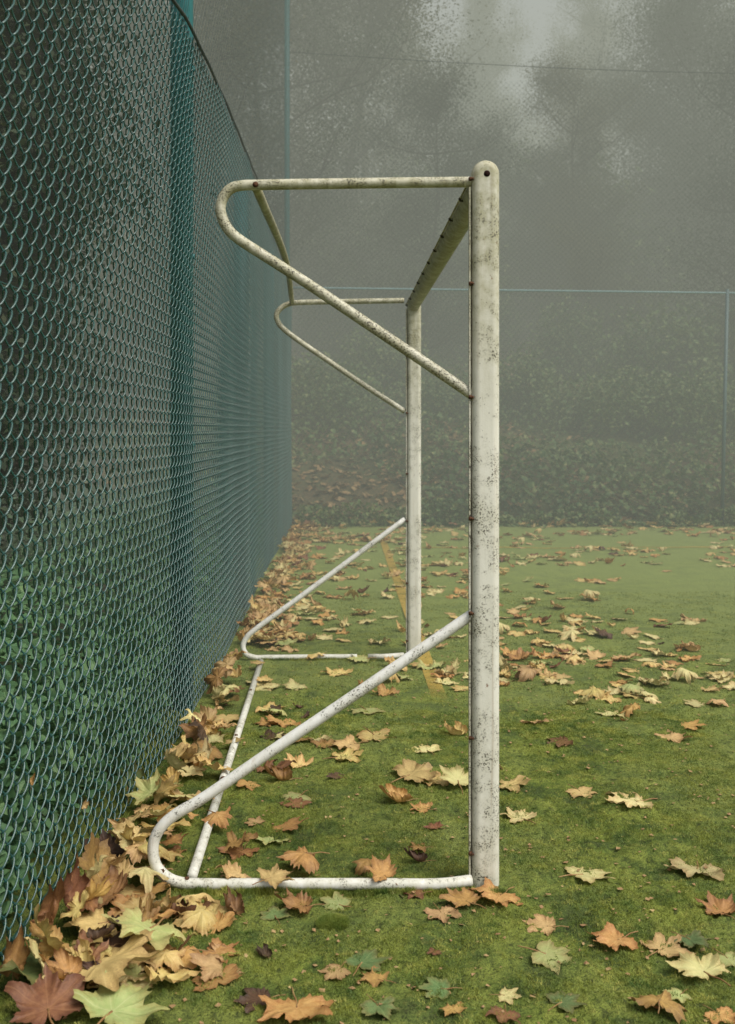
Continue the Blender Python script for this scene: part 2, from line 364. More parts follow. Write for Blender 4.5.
# ---------------------------------------------------------------- goal
YN=2.84; YF=5.70; YLN=2.825; YLF=5.64
goal=empty('football_goal',(0.39,YN,0)); tag(goal,'weathered white metal football goal frame with no net, standing beside the green fence','football goal')
GO=np.array([0.39,YN,0])
def gtube(name, pts, r, mat, parent=goal, sides=16, extra=None):
    A=Acc(); A.tube(pts,r,sides); return A.build(name,mat,parent,off=GO)
def post(Y, sc):
    x0,x1=.3590,.4355; zt=CAMH-(158.6-HY)*YN/F; r=(x1-x0)/2; xc=(x0+x1)/2; hy=.034
    pts=[(x0,-.03),(x1,-.03)]+[(xc+r*math.cos(a),zt-r+r*math.sin(a)) for a in np.linspace(0,PI,17)]
    bm=bmesh.new(); vs=[bm.verts.new((x-GO[0],Y-hy-GO[1],z)) for x,z in pts]; f=bm.faces.new(vs)
    r_=bmesh.ops.extrude_face_region(bm,geom=[f]); 
    for v in [g for g in r_['geom'] if isinstance(g,bmesh.types.BMVert)]: v.co.y+=2*hy
    bmesh.ops.recalc_face_normals(bm,faces=bm.faces)
    es=[e for e in bm.edges if abs(e.verts[0].co.y-e.verts[1].co.y)<1e-5]
    bmesh.ops.bevel(bm,geom=es,offset=.022,segments=6,profile=.5,affect='EDGES',clamp_overlap=True)
    me=bpy.data.meshes.new('post'); bm.to_mesh(me); bm.free()
    for p in me.polygons: p.use_smooth=True
    me.materials.append(M['paint']); po=link('post',me,goal)
    mod=po.modifiers.new('wn','WEIGHTED_NORMAL'); mod.keep_sharp=False
    # net rail on the rear side
    B=Acc()
    for xr,w in ((.3530,.0020),):
        yo=Y-.012
        V=[(xr+sx*w,yo+sy*.008,z) for z in (-.02,zt-.075) for sx,sy in ((-1,-1),(1,-1),(1,1),(-1,1))]
        B.add(V,[(0,1,5,4),(1,2,6,5),(2,3,7,6),(3,0,4,7),(4,5,6,7)])
    V=[(x,yo+.009,z) for z in (-.02,zt-.08) for x in (.351,.3605)]; B.add(V,[(0,1,3,2)])
    rl=B.build('net_rail',M['paint_tube'],po,smooth=False,off=GO)
    # bolts
    for py in (178,283,397,519,614,739,855):
        z=CAMH-(py-HY)*YN/F; A=Acc()
        A.tube([(.349,Y-.024,z),(.3545,Y-.024,z),(.359,Y-.024,z)],[.0045,.0062,.0045],8); A.tube([(.356,Y-.026,z),(.3615,Y-.030,z)],.0035,6)
        A.build('bolt',M['rust'],po,off=GO)
    A=Acc(); zc=CAMH-(173.5-HY)*YN/F; xh=(487-VX)*YN/F
    A.tube([(xh,Y-hy+.004,zc),(xh,Y-hy-.0008,zc)],.0088,20); A.build('bolt_hole',M['dark'],po,off=GO)  # dark disc, slightly proud: the shade inside the hole is its colour
    return po
p1=post(YN+.034,1); p2=post(YF+.034,1)
# crossbar with hooks
zc=CAMH-(181-HY)*YN/F+.006; A=Acc()
ys=np.linspace(YN+.06,YF+.01,40); a=np.arange(24)*2*PI/24
V=np.concatenate([np.stack([.3920+.0365*np.cos(a),np.full(24,y),zc+.0365*np.sin(a)],1) for y in ys])
j=np.arange(24);Q=np.concatenate([np.stack([i*24+j,i*24+(j+1)%24,(i+1)*24+(j+1)%24,(i+1)*24+j],1) for i in range(39)])
A.add(V,Q); cb=A.build('crossbar',M['paint_algae'],goal,off=GO)
A=Acc(); A.tube([(.350,YN+.08,zc-.004),(.350,YF-.05,zc-.004)],.0032,8); A.build('net_rail',M['paint_algae'],cb,off=GO)
for i in range(10):
    y=YN+.22+i*.29; A=Acc(); A.tube([(.360,y,zc-.012),(.350,y,zc-.012),(.346,y,zc-.004)],.0035,6); A.tube([(.350,y-.008,zc-.005),(.350,y+.008,zc-.005)],.0044,8)
    A.build('net_hook',M['hook'],cb,off=GO)
def frame(pix, Y, r, mat, name, bow=0):
    Yt=Y+(.049 if Y<4 else .094) if 'lower' in name else Y
    pp=[pl(a,b,Y+(Yt-Y)*min(1,max(0,(HY+F*CAMH/Y-b)/(F*.7/Y)))) for a,b in pix]
    if 'lower' in name and Y<4: pp[-1]=(pp[-1][0],Y+.02,pp[-1][2])
    P=smooth_path(pp,8)
    if bow: P[:,1]-=bow*np.clip((.3515-P[:,0])/.9,0,1)**1
    return gtube(name,P,r,mat)
YT=YN+.034
u1=frame([(474,182),(440,182.3),(360,183.3),(290,184.3),(256,185),(243,185.4),(232,188),(224,196),(220.5,208),(223,220),(230,231.5),(240,240),(256,250.5),(299,278),(370,325.5),(430,366),(474,396)],YT,.0150,M['paint_tube'],'upper_side_frame')
YT2=YF+.034
u2=frame([(404,300.5),(350,301.5),(300,302.5),(290,303.5),(281,308),(276.5,315),(278.5,323),(286,331),(330,362),(370,389),(405,411.5)],YT2,.0150,M['paint_tube'],'upper_side_frame')
l1=frame([(474,613),(420,650),(350,698),(270,752),(200,800),(176,814),(163,825),(155,838),(153,852),(157,867),(168,878),(182,883),(200,884),(280,884),(380,884),(440,884),(472,883.5)],YLN,.0155,M['paint_clean'],'lower_side_frame',0)
l2=frame([(405,519),(350,560),(300,597),(256,629),(247,637),(243,646),(246,654),(255,657.5),(268,657.5),(320,657),(345,656.9),(357,656.8)],YLF,.0150,M['paint_clean'],'lower_side_frame',.0)
A=Acc(); A.tube([pl(368,656.7,YLF),pl(385,656.6,YLF),np.array(pl(404,656.5,YLF))+[0,.03,0]],.015,14); A.build('base_bar',M['paint_clean'],goal,off=GO)
# rust collars where the frames meet
def collar(p,q,r,parent,name='rust_joint'):
    A=Acc(); A.tube([p,(np.array(p)+np.array(q))/2,q],[r*.9,r*1.12,r*.9],12); A.build(name,M['rust'],parent,off=GO)
a=pl(256,187,YT+.02); m=pl(286.5,263,4.55); b=pl(292,303,YT2-.01)
A=Acc(); A.tube(smooth_path([a,m,b],12),.0135,14); ut=A.build('upper_tie_bar',M['paint_algae'],goal,off=GO)
c=pl(255.5,184.5,YT-.0145); A=Acc(); A.tube([c,(c[0],c[1]-.006,c[2])],[.0085,.0065],10); A.build('bolt',M['rust'],ut,off=GO)
g0=gp(261,661,.02); g1=gp(192,876,.022); P0=np.array([g0[0],g0[1],.018]); P1=np.array([g1[0],g1[1],.02]); pm=P0+(P1-P0)*.70
d=(P1-P0)/np.linalg.norm(P1-P0)
A=Acc(); A.tube([P0,pm],.0145,14); A.build('ground_tie_bar',M['paint_clean'],goal,off=GO)
A=Acc(); A.tube([pm+d*.035,P1],.0145,14); A.build('ground_tie_bar',M['paint_clean'],goal,off=GO)
jt=Acc(); jt.tube([pm-d*.01,pm+d*.045],.0115,12); jt.build('rust_joint',M['rust'],goal,off=GO)
for f_,px in ((.25,0),(.52,0)):
    q=P0+(P1-P0)*f_; A=Acc(); A.tube([q+np.array([.0,-.001,.012]),q+np.array([0,-.001,.018])],.006,8); A.build('bolt',M['rust'],goal,off=GO)
for px in (187,287,381):
    p=pl(px,884,YLN); A=Acc(); A.tube([(p[0],p[1],p[2]+.009),(p[0],p[1],p[2]+.019)],[.008,.006],8); A.build('bolt',M['rust'],goal,off=GO)

# ---------------------------------------------------------------- chain link fence
PW=.034; PV=.085
def chainlink(y0,y1,ztop,xf,z0=.01,det=True,r=.0022,axis_='y',lean=None):
    """one woven panel: every wire a flat spiral hooked into its neighbours"""
    n=int(round((y1-y0)/PW)); half=PV/2; A=Acc()
    u=np.array([-.5,-.43,-.36,-.2,0,.2,.36,.43]) if det else np.array([-.5,-.4,0,.4])
    for i in range(n):
        yc=y0+(i+.5)*PW; zt=ztop(yc); nh=int((zt-z0)/half)
        k=np.arange(nh)
        s=1-2*((k+i)%2)                       # direction of each leg
        # leg k: y from -s*h to +s*h, z from k*half to (k+1)*half ; depth bulges by the side it lies on
        t=u[None,:]
        yy=s[:,None]*(PW*.5+.0016)*np.sin(np.clip(t*1.08,-.5,.5)*PI)**1
        yy=s[:,None]*np.clip(t*2*1.06,-1,1)*(PW*.5+.0016)
        zz=z0+(k[:,None]+.5+t)*half
        dd=s[:,None]*(.0078 if det else .005)*np.cos(t*PI)**.55
        Y=(yc+yy).ravel(); Z=zz.ravel(); D=dd.ravel()
        if axis_=='y': P=np.stack([xf(Y)+(lean(Y,Z) if lean else 0)+D,Y,Z],1)
        else: P=np.stack([Y,xf(Y)-D,Z],1)
        P=np.concatenate([P,P[-1:]+[0,0,.01]])
        # fast tube with fixed frame
        sides=5 if det else 3
        Tn=np.gradient(P,axis=0); Tn/=np.linalg.norm(Tn,axis=1)[:,None]
        ref=np.array([1.,0,0]) if axis_=='y' else np.array([0,1.,0])
        B=np.cross(Tn,ref); B/=np.linalg.norm(B,axis=1)[:,None]; N=np.cross(B,Tn)
        a=np.arange(sides)*2*PI/sides
        V=(P[:,None,:]+r*(np.cos(a)[None,:,None]*N[:,None,:]+np.sin(a)[None,:,None]*B[:,None,:])).reshape(-1,3)
        j=np.arange(sides); m=len(P); ii=np.arange(m-1)[:,None]*sides
        Q=np.stack([ii+j,ii+(j+1)%sides,ii+sides+(j+1)%sides,ii+sides+j],2).reshape(-1,4)
        A.add(V,Q)
    return A
def ztop(y): return np.interp(y,[0,3.2,4.07,4.61,5.41,6.8,8.18,10,13.4],[2.98,2.93,2.97,3.03,3.08,3.15,3.22,3.17,3.08])
def lean(Y,Z): return -.006*np.sin(Z*2.1+Y*.8)+.004*np.sin(Y*3.7)-.025*np.clip(.5-Z,0,.5)*np.clip((4.2-Y),0,2)
fence=empty('chain_link_fence',(FX,7,0)); tag(fence,'tall dark green chain link fence running along the left side of the goal','fence')
FO=np.array([FX,7,0])
posts_y=[1.55,4.65,7.35,10.2,13.4]
for i,(a_,b_) in enumerate([(1.25,4.52),(4.52,7.35),(7.35,10.2),(10.2,13.38)]):
    A=chainlink(a_,b_,ztop,fence_x,.012,det=i<2,r=.0026,lean=lean)
    o=A.build('mesh_panel',M['wire'],fence,off=FO)
for y in posts_y:
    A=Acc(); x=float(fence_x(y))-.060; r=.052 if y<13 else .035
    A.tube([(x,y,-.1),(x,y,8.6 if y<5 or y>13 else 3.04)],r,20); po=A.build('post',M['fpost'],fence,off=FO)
    if y<13:
        for z in (.35,1.2,2.05,2.9):
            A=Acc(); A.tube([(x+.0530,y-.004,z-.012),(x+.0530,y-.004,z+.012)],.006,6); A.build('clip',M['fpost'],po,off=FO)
ys=np.linspace(1.25,13.35,160)
A=Acc(); A.tube(np.stack([fence_x(ys)+.010,ys,ztop(ys)+.004*np.sin(ys*9)],1),.0075,8); A.build('top_cable',M['cable'],fence,off=FO)
for z in (.05,1.6):
    A=Acc(); A.tube(np.stack([fence_x(ys)-.009+lean(ys,np.full_like(ys,z)),ys,np.full_like(ys,z)],1),.002,6); A.build('tension_wire',M['wire'],fence,off=FO)

XR=9.0; bfx=lambda x: np.full_like(np.asarray(x,float),BACK+.02)
back=empty('back_fence',(3.5,BACK,0)); tag(back,'thin wire mesh fence across the far end of the pitch in the fog','fence')
BO=np.array([3.5,BACK,0])
def brail(x): return 3.12-.012*(x+.67)
A=chainlink(-.62,XR,lambda x:brail(x),bfx,.02,False,.0013,'x'); A.build('mesh_panel',M['wire'],back,off=BO)
for x in (5.0,10.6):
    A=Acc(); A.tube([(x-.04,BACK-.01,-.1),(x+.035,BACK-.01,3.1)],.024,10); A.build('post',M['fpost_far'],back,off=BO)
xs=np.linspace(-.66,XR,30)
A=Acc(); A.tube(np.stack([xs,np.full(30,BACK-.012),brail(xs)],1),.013,8); A.build('top_rail',M['rail'],back,off=BO)
def netting(name,u0,u1,zb,zt,f,label,orig,pitch=.05,r=.0012):
    A=Acc(); H=zt-zb
    for s in (1,-1):
        u=u0-H
        while u<u1+H:
            # line u(z)=u+s*(z-zb)
            z0_,z1_=zb,zt
            ua=u; ub=u+s*H
            t0,t1=0,1
            for lim,sg in ((u0,1),(u1,-1)):
                fa=(ua-lim)*sg; fb=(ub-lim)*sg
                if fa<0 and fb<0: t0=2;break
                if fa<0: t0=max(t0,fa/(fa-fb))
                elif fb<0: t1=min(t1,fa/(fa-fb))
            if t0<t1-.01:
                ts=np.linspace(t0,t1,7); P=np.array([f(ua+(ub-ua)*t,zb+H*t) for t in ts]); A.tube(P,r,3,False)
            u+=pitch*1.414
    o=A.build(name,M['net'],off=orig,loc=orig); return o
def sidef(u,z): return (float(fence_x(u))-.02,u,max(z,float(ztop(u))-.05))
o=netting('ball_stop_net',1.6,13.4,3.0,8.6,sidef,'',np.array([FX,7,3.]),r=.0008); tag(o,'fine dark netting hanging above the left chain link fence','netting')
o=netting('ball_stop_net',-.66,XR,3.0,5.85,lambda u,z:(u,BACK+.03+.04*math.sin(u*1.1),z),'',np.array([3.5,BACK,3.])); tag(o,'fine pale netting strung above the far end fence','netting')
xs=np.linspace(-.66,XR,60)
A=Acc(); A.tube(np.stack([xs,np.full(60,BACK+.03),6.22-.028*(xs+.66)-.12*np.sin((xs+.66)/9.7*PI)],1),.0042,6); o=A.build('net_cable',M['cable'],off=(3.5,BACK,6),loc=(3.5,BACK,6)); tag(o,'thin dark cable holding up the netting high above the far fence','cable')

# ---------------------------------------------------------------- fallen leaves
RAYS=[(0,1.0),(4,.90),(9,.86),(11,.77),(18,.76),(21,.66),(26,.64),(31,.57),(35,.65),(38,.72),(42,.77),(46,.88),(51,.96),(55,.86),(60,.85),(63,.74),(69,.71),(74,.65),(79,.58),(84,.62),(90,.66),(95,.67),(101,.77),(107,.70),(115,.64),(122,.56),(134,.46),(148,.42),(160,.36),(172,.20),(180,.05)]
LOBES=[0,50,104]
OVAL=[(0,1.0),(6,.93),(12,.90),(20,.83),(28,.80),(40,.70),(52,.66),(66,.58),(80,.52),(95,.45),(110,.40),(128,.33),(145,.25),(165,.12),(180,.05)]
def leaf_mesh(name, seed, curl=0., roll=0., fold=.25, wave=.06, asym=.08, slim=1.0, RAYS=RAYS):
    r=random.Random(seed); pts=[]
    for side in (1,-1):
        lst=RAYS if side==1 else RAYS[1:-1][::-1]
        jit=[1+r.uniform(-asym,asym) for _ in range(8)]
        for ang,rad in lst:
            k=jit[int(ang//30)]
            pts.append((side*ang+r.uniform(-1.2,1.2)*(ang not in(0,180)),rad*k*r.uniform(.95,1.05)))
    dense=[]
    n=len(pts)
    for i in range(n):
        a0,r0=pts[i]; a1,r1=pts[(i+1)%n]
        if a1-a0>180: a1-=360
        if a0-a1>180: a1+=360
        dense.append((a0,r0)); dense.append(((a0+a1)/2,(r0+r1)/2*.985))
    A_=np.radians([d_[0] for d_ in dense]); R_=np.array([d_[1] for d_ in dense]); m=len(dense)
    K=9; V=[(0,0,0)]; D=[(1,0,0,1)]
    loba=[s*l for l in LOBES for s in ((1,-1) if l else (1,))]
    ph=[r.uniform(0,6.28) for _ in range(6)]
    lift=[r.uniform(-.5,1) for _ in loba]
    for k in range(1,K+1):
        t=(k/K)**.9
        for i in range(m):
            rr=R_[i]*t; th=A_[i]; x=rr*math.sin(th)*slim; y=rr*math.cos(th)
            dmin=min(abs((math.degrees(th)-l+180)%360-180) for l in loba)
            li=min(range(len(loba)),key=lambda q:abs((math.degrees(th)-loba[q]+180)%360-180))
            rho=rr
            z=fold*.30*min(dmin,25)/25*rr*.8
            z+=curl*(rr**2)*(.55+.6*lift[li])
            z+=wave*math.sin(7*x+ph[0])*math.cos(6*y+ph[1])*rr*1.4+wave*.5*math.sin(17*th+ph[2])*t**3*.6+wave*.35*math.sin(29*th+ph[3])*t**4*.6
            V.append((x,y,z)); D.append((max(0,1-(math.radians(dmin)*rr)/.030), t, rr, 1))
    V=np.array(V)
    if abs(roll)>1e-3:      # rolled edges about the long axis
        Rr=1/roll; x=V[:,0].copy(); z=V[:,2].copy(); ang=x/Rr
        V[:,0]=(Rr-z)*np.sin(ang); V[:,2]=Rr-(Rr-z)*np.cos(ang)
        b=.35*roll*.6; V[:,2]+=b*V[:,1]**2
    T=[(0,1+(i+1)%m,1+i) for i in range(m)]; Q=[]
    for k in range(K-1):
        for i in range(m):
            a0=1+k*m+i; b0=1+k*m+(i+1)%m; Q.append((a0,b0,b0+m,a0+m))
    V*=.5; # unit width about 1
    # stem included for the small ones
    me=mesh_np(name,V,Q,T,[LM['tan']])
    at=me.attributes.new('leafdat','FLOAT_COLOR','POINT'); at.data.foreach_set('color',np.array(D,dtype=np.float32).ravel())
    return me
KINDS={'oval':[leaf_mesh('leaf_oval',s_,curl=.5,roll=1.5,fold=.6,wave=.12,asym=.18,slim=.8,RAYS=OVAL) for s_ in (61,62,63)],'torn':[leaf_mesh('leaf_torn',s_,curl=.25,fold=.4,wave=.14,asym=.45) for s_ in (71,72,73,74)],'flat':[leaf_mesh('leaf_flat',s,curl=.03,fold=.14,wave=.04) for s in (1,2,3,4)],
       'wavy':[leaf_mesh('leaf_wavy',s,curl=.14,fold=.30,wave=.085,asym=.14) for s in (11,12,13,14)],
       'cup':[leaf_mesh('leaf_cup',s,curl=.5,fold=.4,wave=.12,asym=.16) for s in (21,22,23)],
       'dome':[leaf_mesh('leaf_dome',s,curl=-.55,fold=-.5,wave=.12,asym=.14) for s in (31,32,33)],
       'roll':[leaf_mesh('leaf_roll',s,curl=.3,roll=r_,fold=.5,wave=.10,asym=.12) for s,r_ in ((41,2.6),(42,3.6),(43,-2.8),(44,2.0))]}
CO={id(m):np.array([v.co[:] for v in m.vertices]) for L in KINDS.values() for m in L}
def stem_mesh():
    A=Acc(); A.tube(smooth_path([(0,0,0),(.01,-.12,.004),(.05,-.26,.02),(.07,-.42,.01)],5),np.linspace(.012,.008,16),6)
    V=np.concatenate(A.V); return mesh_np('leaf_stem',V,np.concatenate(A.Q),np.concatenate(A.T),[M['stem']])
STEM=stem_mesh()
NL=0
def leaf(px=None,py=None,w=None,colour='tan',kind='flat',rot=None,label=None,group=None,xy=None,size=None,tilt=(0,0),dz=0.,stem=False,fixed=None,name='fallen_leaf'):
    global NL
    if xy is None: x,y=gp(px,py)
    else: x,y=xy
    if size is None: size=w*y/F*1.16
    me=random.choice(KINDS[kind]); rot=random.uniform(0,2*PI) if rot is None else math.radians(rot)
    e=Euler((tilt[0]+random.gauss(0,.05),tilt[1]+random.gauss(0,.05),rot),'XYZ'); Rm=np.array(e.to_matrix())
    W=CO[id(me)]*size@Rm.T; g=float(gh(x,y))
    z=g-W[:,2].min()-.003 if fixed is None else fixed
    # sit on the local surface
    if fixed is None:
        zz=gh(x+W[:,0],y+W[:,1]); lowest=(W[:,2]-zz); z=-np.percentile(lowest,12 if kind in('flat','wavy') else 2)+.001
    o=link(name,me,None,(x,y,z+dz)); o.rotation_euler=e; o.scale=(size,)*3
    o.material_slots[0].link='OBJECT'; o.material_slots[0].material=LM[colour]
    tag(o,label,'leaf',group)
    if stem:
        s=link('stem',STEM,o)
    NL+=1; return o
# the leaves one can point at, each where it lies (pixel of its middle on the ground, width in the picture)
H=[
(150,952,88,'pale green','wavy',150,'large pale green leaf on top of the near pile by the fence',.05,(.15,-.1)),
(100,975,115,'tan','wavy',200,'largest tan leaf spread across the near pile by the fence',.03,(.1,.15)),
(45,985,80,'green','wavy',80,'dark green leaf poking out of the near pile at the foot of the fence',.04,(.3,.2)),
(48,1022,78,'reddish brown','wavy',20,'red brown leaf in the bottom left corner of the ground',.03,(.25,0)),
(112,1022,85,'pale green','wavy',330,'yellow green leaf below the big tan one at the bottom left',.03,(0,.1)),
(14,990,50,'orange brown','roll',10,'curled brown leaf leaning on the wire at the far bottom left',.05,(.9,.2)),
(48,955,62,'orange brown','roll',340,'upright orange brown curled leaf leaning on the mesh at the near pile',.07,(1.0,.4)),
(70,925,52,'reddish brown','roll',40,'dark red brown folded leaf standing against the mesh above the near pile',.07,(1.1,.2)),
(97,893,58,'orange brown','cup',70,'crumpled orange brown leaf heaped against the fence left of the frame bend',.05,(.8,.1)),
(98,930,60,'tan','wavy',120,'tan leaf with pointed lobes just above the big pile',.03,(.2,0)),
(82,908,34,'pale yellow','wavy',200,'small greyish yellow leaf under the crumpled brown one',.04,(0,0)),
(215,955,52,'orange','wavy',260,'orange and yellow leaf alone on moss below the frame bend',0,(0,0)),
(208,918,58,'yellow ochre','wavy',300,'ochre leaf below the base bar left end',0,(0,0)),
(236,914,42,'reddish brown','roll',30,'rolled red brown leaf touching the ochre one under the base bar',0,(.2,0)),
(266,955,26,'dark brown','roll',50,'tiny curled grey brown leaf right of the orange one below the bar',0,(0,0)),
(297,1014,84,'orange','wavy',180,'big orange yellow leaf at the bottom edge left of centre',.01,(.1,0)),
(262,1002,50,'dark brown','wavy',100,'dark brown leaf half under the big orange one at the bottom edge',0,(0,0)),
(303,910,44,'orange brown','cup',90,'orange brown cupped leaf just in front of the base bar',.0,(0,0)),
(339,905,42,'pale green','flat',60,'yellow green leaf in front of the base bar beside the brown cupped one',0,(.1,0)),
(271,893,46,'tan','wavy',300,'tan leaf lying over the base bar',.035,(0,0)),
(306,872,56,'orange brown','dome',110,'large orange brown leaf resting on the far side of the base bar',.02,(.2,0)),
(242,852,42,'orange brown','wavy',160,'orange brown leaf inside the goal near the frame bend',0,(0,0)),
(216,829,38,'orange','dome',210,'tan orange leaf tucked under the slanting tube near the joint',.02,(.2,.2)),
(172,856,34,'orange brown','wavy',40,'brown leaf framed inside the bend of the lower tube',0,(0,0)),
(298,800,38,'pale green','flat',140,'pale green leaf on moss right of the slanting lower tube',0,(0,0)),
(284,781,40,'orange brown','roll',100,'rusty orange curled leaf just above the pale green one inside the goal',0,(0,0)),
(160,802,50,'pale green','wavy',250,'pale yellow green leaf on the fence pile above the frame bend',.03,(.3,0)),
(128,800,40,'green','roll',20,'dark green leaf standing on the pile against the fence',.05,(.9,.3)),
(142,821,34,'tan','wavy',300,'light tan leaf on the pile just left of the frame bend',.02,(0,0)),
(138,836,44,'pale yellow','wavy',200,'pale leaf with a pointed tip on the pile edge left of the frame bend',.01,(0,0)),
(110,858,44,'dark brown','wavy',30,'grey brown crumpled leaf behind the orange brown one by the mesh',.03,(.4,0)),
(152,905,30,'pale yellow','flat',30,'small yellowish leaf on moss left below the frame bend',0,(0,0)),
(150,914,26,'reddish brown','roll',80,'little red brown curl just below the small yellowish leaf',0,(0,0)),
(275,918,36,'green','flat',10,'dull green leaf lying between the two brown ones under the bar',0,(0,0)),
(583,876,60,'pale yellow','flat',285,'pale yellow leaf alone on the turf right of the near post foot',0,(0,0)),
(521,819,38,'pale yellow','wavy',30,'narrow pale tan leaf just right of the near post',0,(0,0)),
(636,805,60,'pale yellow','wavy',100,'wide pale leaf with spread lobes on the right turf',0,(0,0)),
(580,795,36,'tan','flat',200,'light tan leaf left of the wide pale one on the right turf',0,(0,0)),
(697,869,62,'pale yellow','wavy',150,'cream curled leaf by the right edge level with the post foot',0,(.1,0)),
(722,912,42,'orange brown','cup',10,'orange brown leaf cut by the right edge',0,(0,0)),
(547,930,44,'tan','wavy',70,'two tone tan and green leaf below right of the post foot',0,(0,0)),
(546,960,58,'pale green','flat',240,'pale yellow green leaf with sharp lobes in front of the post',0,(0,0)),
(618,945,56,'orange','wavy',110,'orange tan leaf left of the overlapping pair at the lower right',.01,(0,0)),
(662,953,54,'tan','wavy',300,'tan leaf right of the overlapping pair at the lower right',0,(0,0)),
(690,945,44,'green','wavy',210,'grey green leaf tucked behind the tan one at the lower right',.01,(0,0)),
(704,978,66,'pale yellow','wavy',20,'pale yellow leaf near the right edge low down',.01,(0,0)),
(728,958,40,'pale green','flat',200,'pale green leaf cut by the right edge low down',0,(0,0)),
(680,998,30,'pale green','flat',120,'small pale green leaf below the pale yellow one at the lower right',0,(0,0)),
(660,1016,58,'orange brown','dome',330,'orange brown leaf at the bottom edge on the right',0,(0,0)),
(562,1006,44,'green','flat',300,'olive green leaf at the bottom edge right of centre',0,(0,0)),
(505,998,32,'pale yellow','flat',250,'small pale leaf near the bottom edge below the post',0,(0,0)),
(500,899,56,'orange','wavy',130,'orange tan leaf lying against the near post foot',.006,(.12,-.1)),
(466,906,48,'orange brown','wavy',40,'brown leaf at the inner side of the near post foot',.01,(0,0)),
(441,915,38,'tan','wavy',190,'pinkish tan leaf left of the near post foot',0,(0,0)),
(437,955,19,'reddish brown','wavy',100,'tiny red leaf lying on bare moss below the post',0,(0,0)),
(378,982,38,'orange brown','wavy',60,'orange brown leaf on the moss near the bottom centre',0,(0,0)),
(441,994,44,'green','flat',80,'dark green leaf near the bottom centre',0,(0,0)),
(378,1010,46,'green','wavy',200,'green leaf at the bottom edge left of the dark green one',0,(0,0)),
(362,966,54,'green','flat',330,'green leaf with drooping lobes below the yellow green one',0,(0,0)),
(338,974,34,'tan','flat',140,'small tan leaf touching the green drooping one',0,(0,0)),
(455,1014,28,'orange','wavy',20,'small orange leaf at the bottom edge below the dark green one',0,(0,0)),
(505,1014,40,'reddish brown','wavy',160,'red brown leaf at the bottom edge right of the small orange one',0,(0,0)),
(720,1020,44,'orange','wavy',200,'orange leaf in the bottom right corner',0,(0,0)),
(384,888,36,'orange brown','cup',40,'orange brown leaf wrapped over the middle of the base bar',.03,(.3,0)),
(418,896,30,'reddish brown','wavy',90,'red brown leaf in front of the base bar near the post',0,(0,0)),
(399,890,34,'green','flat',240,'small green leaf in front of the base bar middle',0,(0,0)),
(368,873,34,'orange brown','roll',80,'brown curled leaf behind the middle of the base bar',0,(0,0)),
(420,862,34,'dark brown','roll',90,'very dark rolled leaf inside the goal above the base bar',0,(0,0)),
(421,848,26,'orange brown','wavy',90,'small brown leaf just above the very dark rolled one',0,(0,0)),
(436,829,24,'reddish brown','wavy',40,'red brown leaf inside the goal near the post, above the small brown one',0,(0,0)),
(458,790,44,'pale yellow','wavy',0,'pale leaf touching the inner side of the near post',.02,(.3,.2)),
(424,809,28,'orange','wavy',60,'small orange tan leaf inside the goal among the cluster near the post',0,(0,0)),
(402,803,44,'orange','roll',100,'long curled orange leaf in the cluster near the post',0,(0,0)),
(410,780,54,'tan','wavy',300,'broad tan leaf on top of the cluster inside the goal',.01,(0,0)),
(438,783,40,'yellow ochre','wavy',100,'ochre leaf at the right of the cluster inside the goal',0,(0,0)),
(427,752,36,'pale yellow','flat',10,'pale yellow ragged leaf standing above the cluster inside the goal',0,(0,0)),
(338,778,22,'dark brown','wavy',60,'tiny dark leaf below the middle group inside the goal',0,(0,0)),
(342,760,42,'yellow ochre','wavy',280,'ochre leaf at the front of the middle group inside the goal',0,(0,0)),
(350,748,40,'tan','wavy',100,'tan leaf in the middle of the group seen under the slanting tube',.01,(0,0)),
(326,748,30,'orange brown','wavy',20,'orange brown leaf at the left of the middle group inside the goal',0,(0,0)),
(374,737,44,'yellow ochre','wavy',200,'yellow ochre leaf at the back right of the middle group',0,(0,0)),
(366,711,40,'pale green','flat',190,'pale flat leaf just right of the slanting tube',0,(0,0)),
(387,695,30,'orange','cup',30,'cupped orange leaf below the far post',0,(0,0)),
(363,662,30,'pale green','wavy',100,'green leaf lying in the gap of the far base bar',.01,(0,0)),
(339,675,34,'yellow ochre','wavy',40,'ochre leaf in front of the far base bar',0,(0,0)),
(256,824,24,'tan','flat',40,'little tan leaf on moss between the ground bar and the cluster',0,(0,0)),
]
for (px,py,w,c,k,rot,lab,dz,ti) in H:
    if px<130 and py>840: w*=1.18; py+=6
    leaf(px,py,w,c,k,rot,lab,None,dz=dz,tilt=ti,stem=True)
# two caught in the mesh
for (px,py,w,c,k,lab) in ((83,806,16,'tan','roll','small tan leaf caught in the fence mesh above the pile'),(40,782,16,'orange brown','roll','narrow orange brown leaf stuck in the wire mesh left of the tan one')):
    Y=-.735*F/(px-VX); Y=float(Y); z=CAMH-(py-HY)*Y/F
    leaf(None,None,None,c,k,40,lab,xy=(float(fence_x(Y))-.0,Y),size=.045,tilt=(1.3,.3),fixed=z,stem=True)
# ---- scattered repeats
W_=[('pale yellow',.30),('yellow ochre',.26),('tan',.18),('orange',.07),('orange brown',.07),('reddish brown',.02),('pale green',.08),('dark brown',.02)]
WP=[('pale yellow',.17),('yellow ochre',.22),('tan',.26),('orange',.11),('orange brown',.14),('reddish brown',.03),('pale green',.05),('dark brown',.02)]
def pick(W): return random.choices([a for a,_ in W],[b for _,b in W])[0]
KP=lambda: random.choices(['flat','wavy','cup','dome','roll','oval','torn'],[.24,.30,.07,.10,.08,.07,.14])[0]
cand=[]
hand=[gp(h[0],h[1]) for h in H]
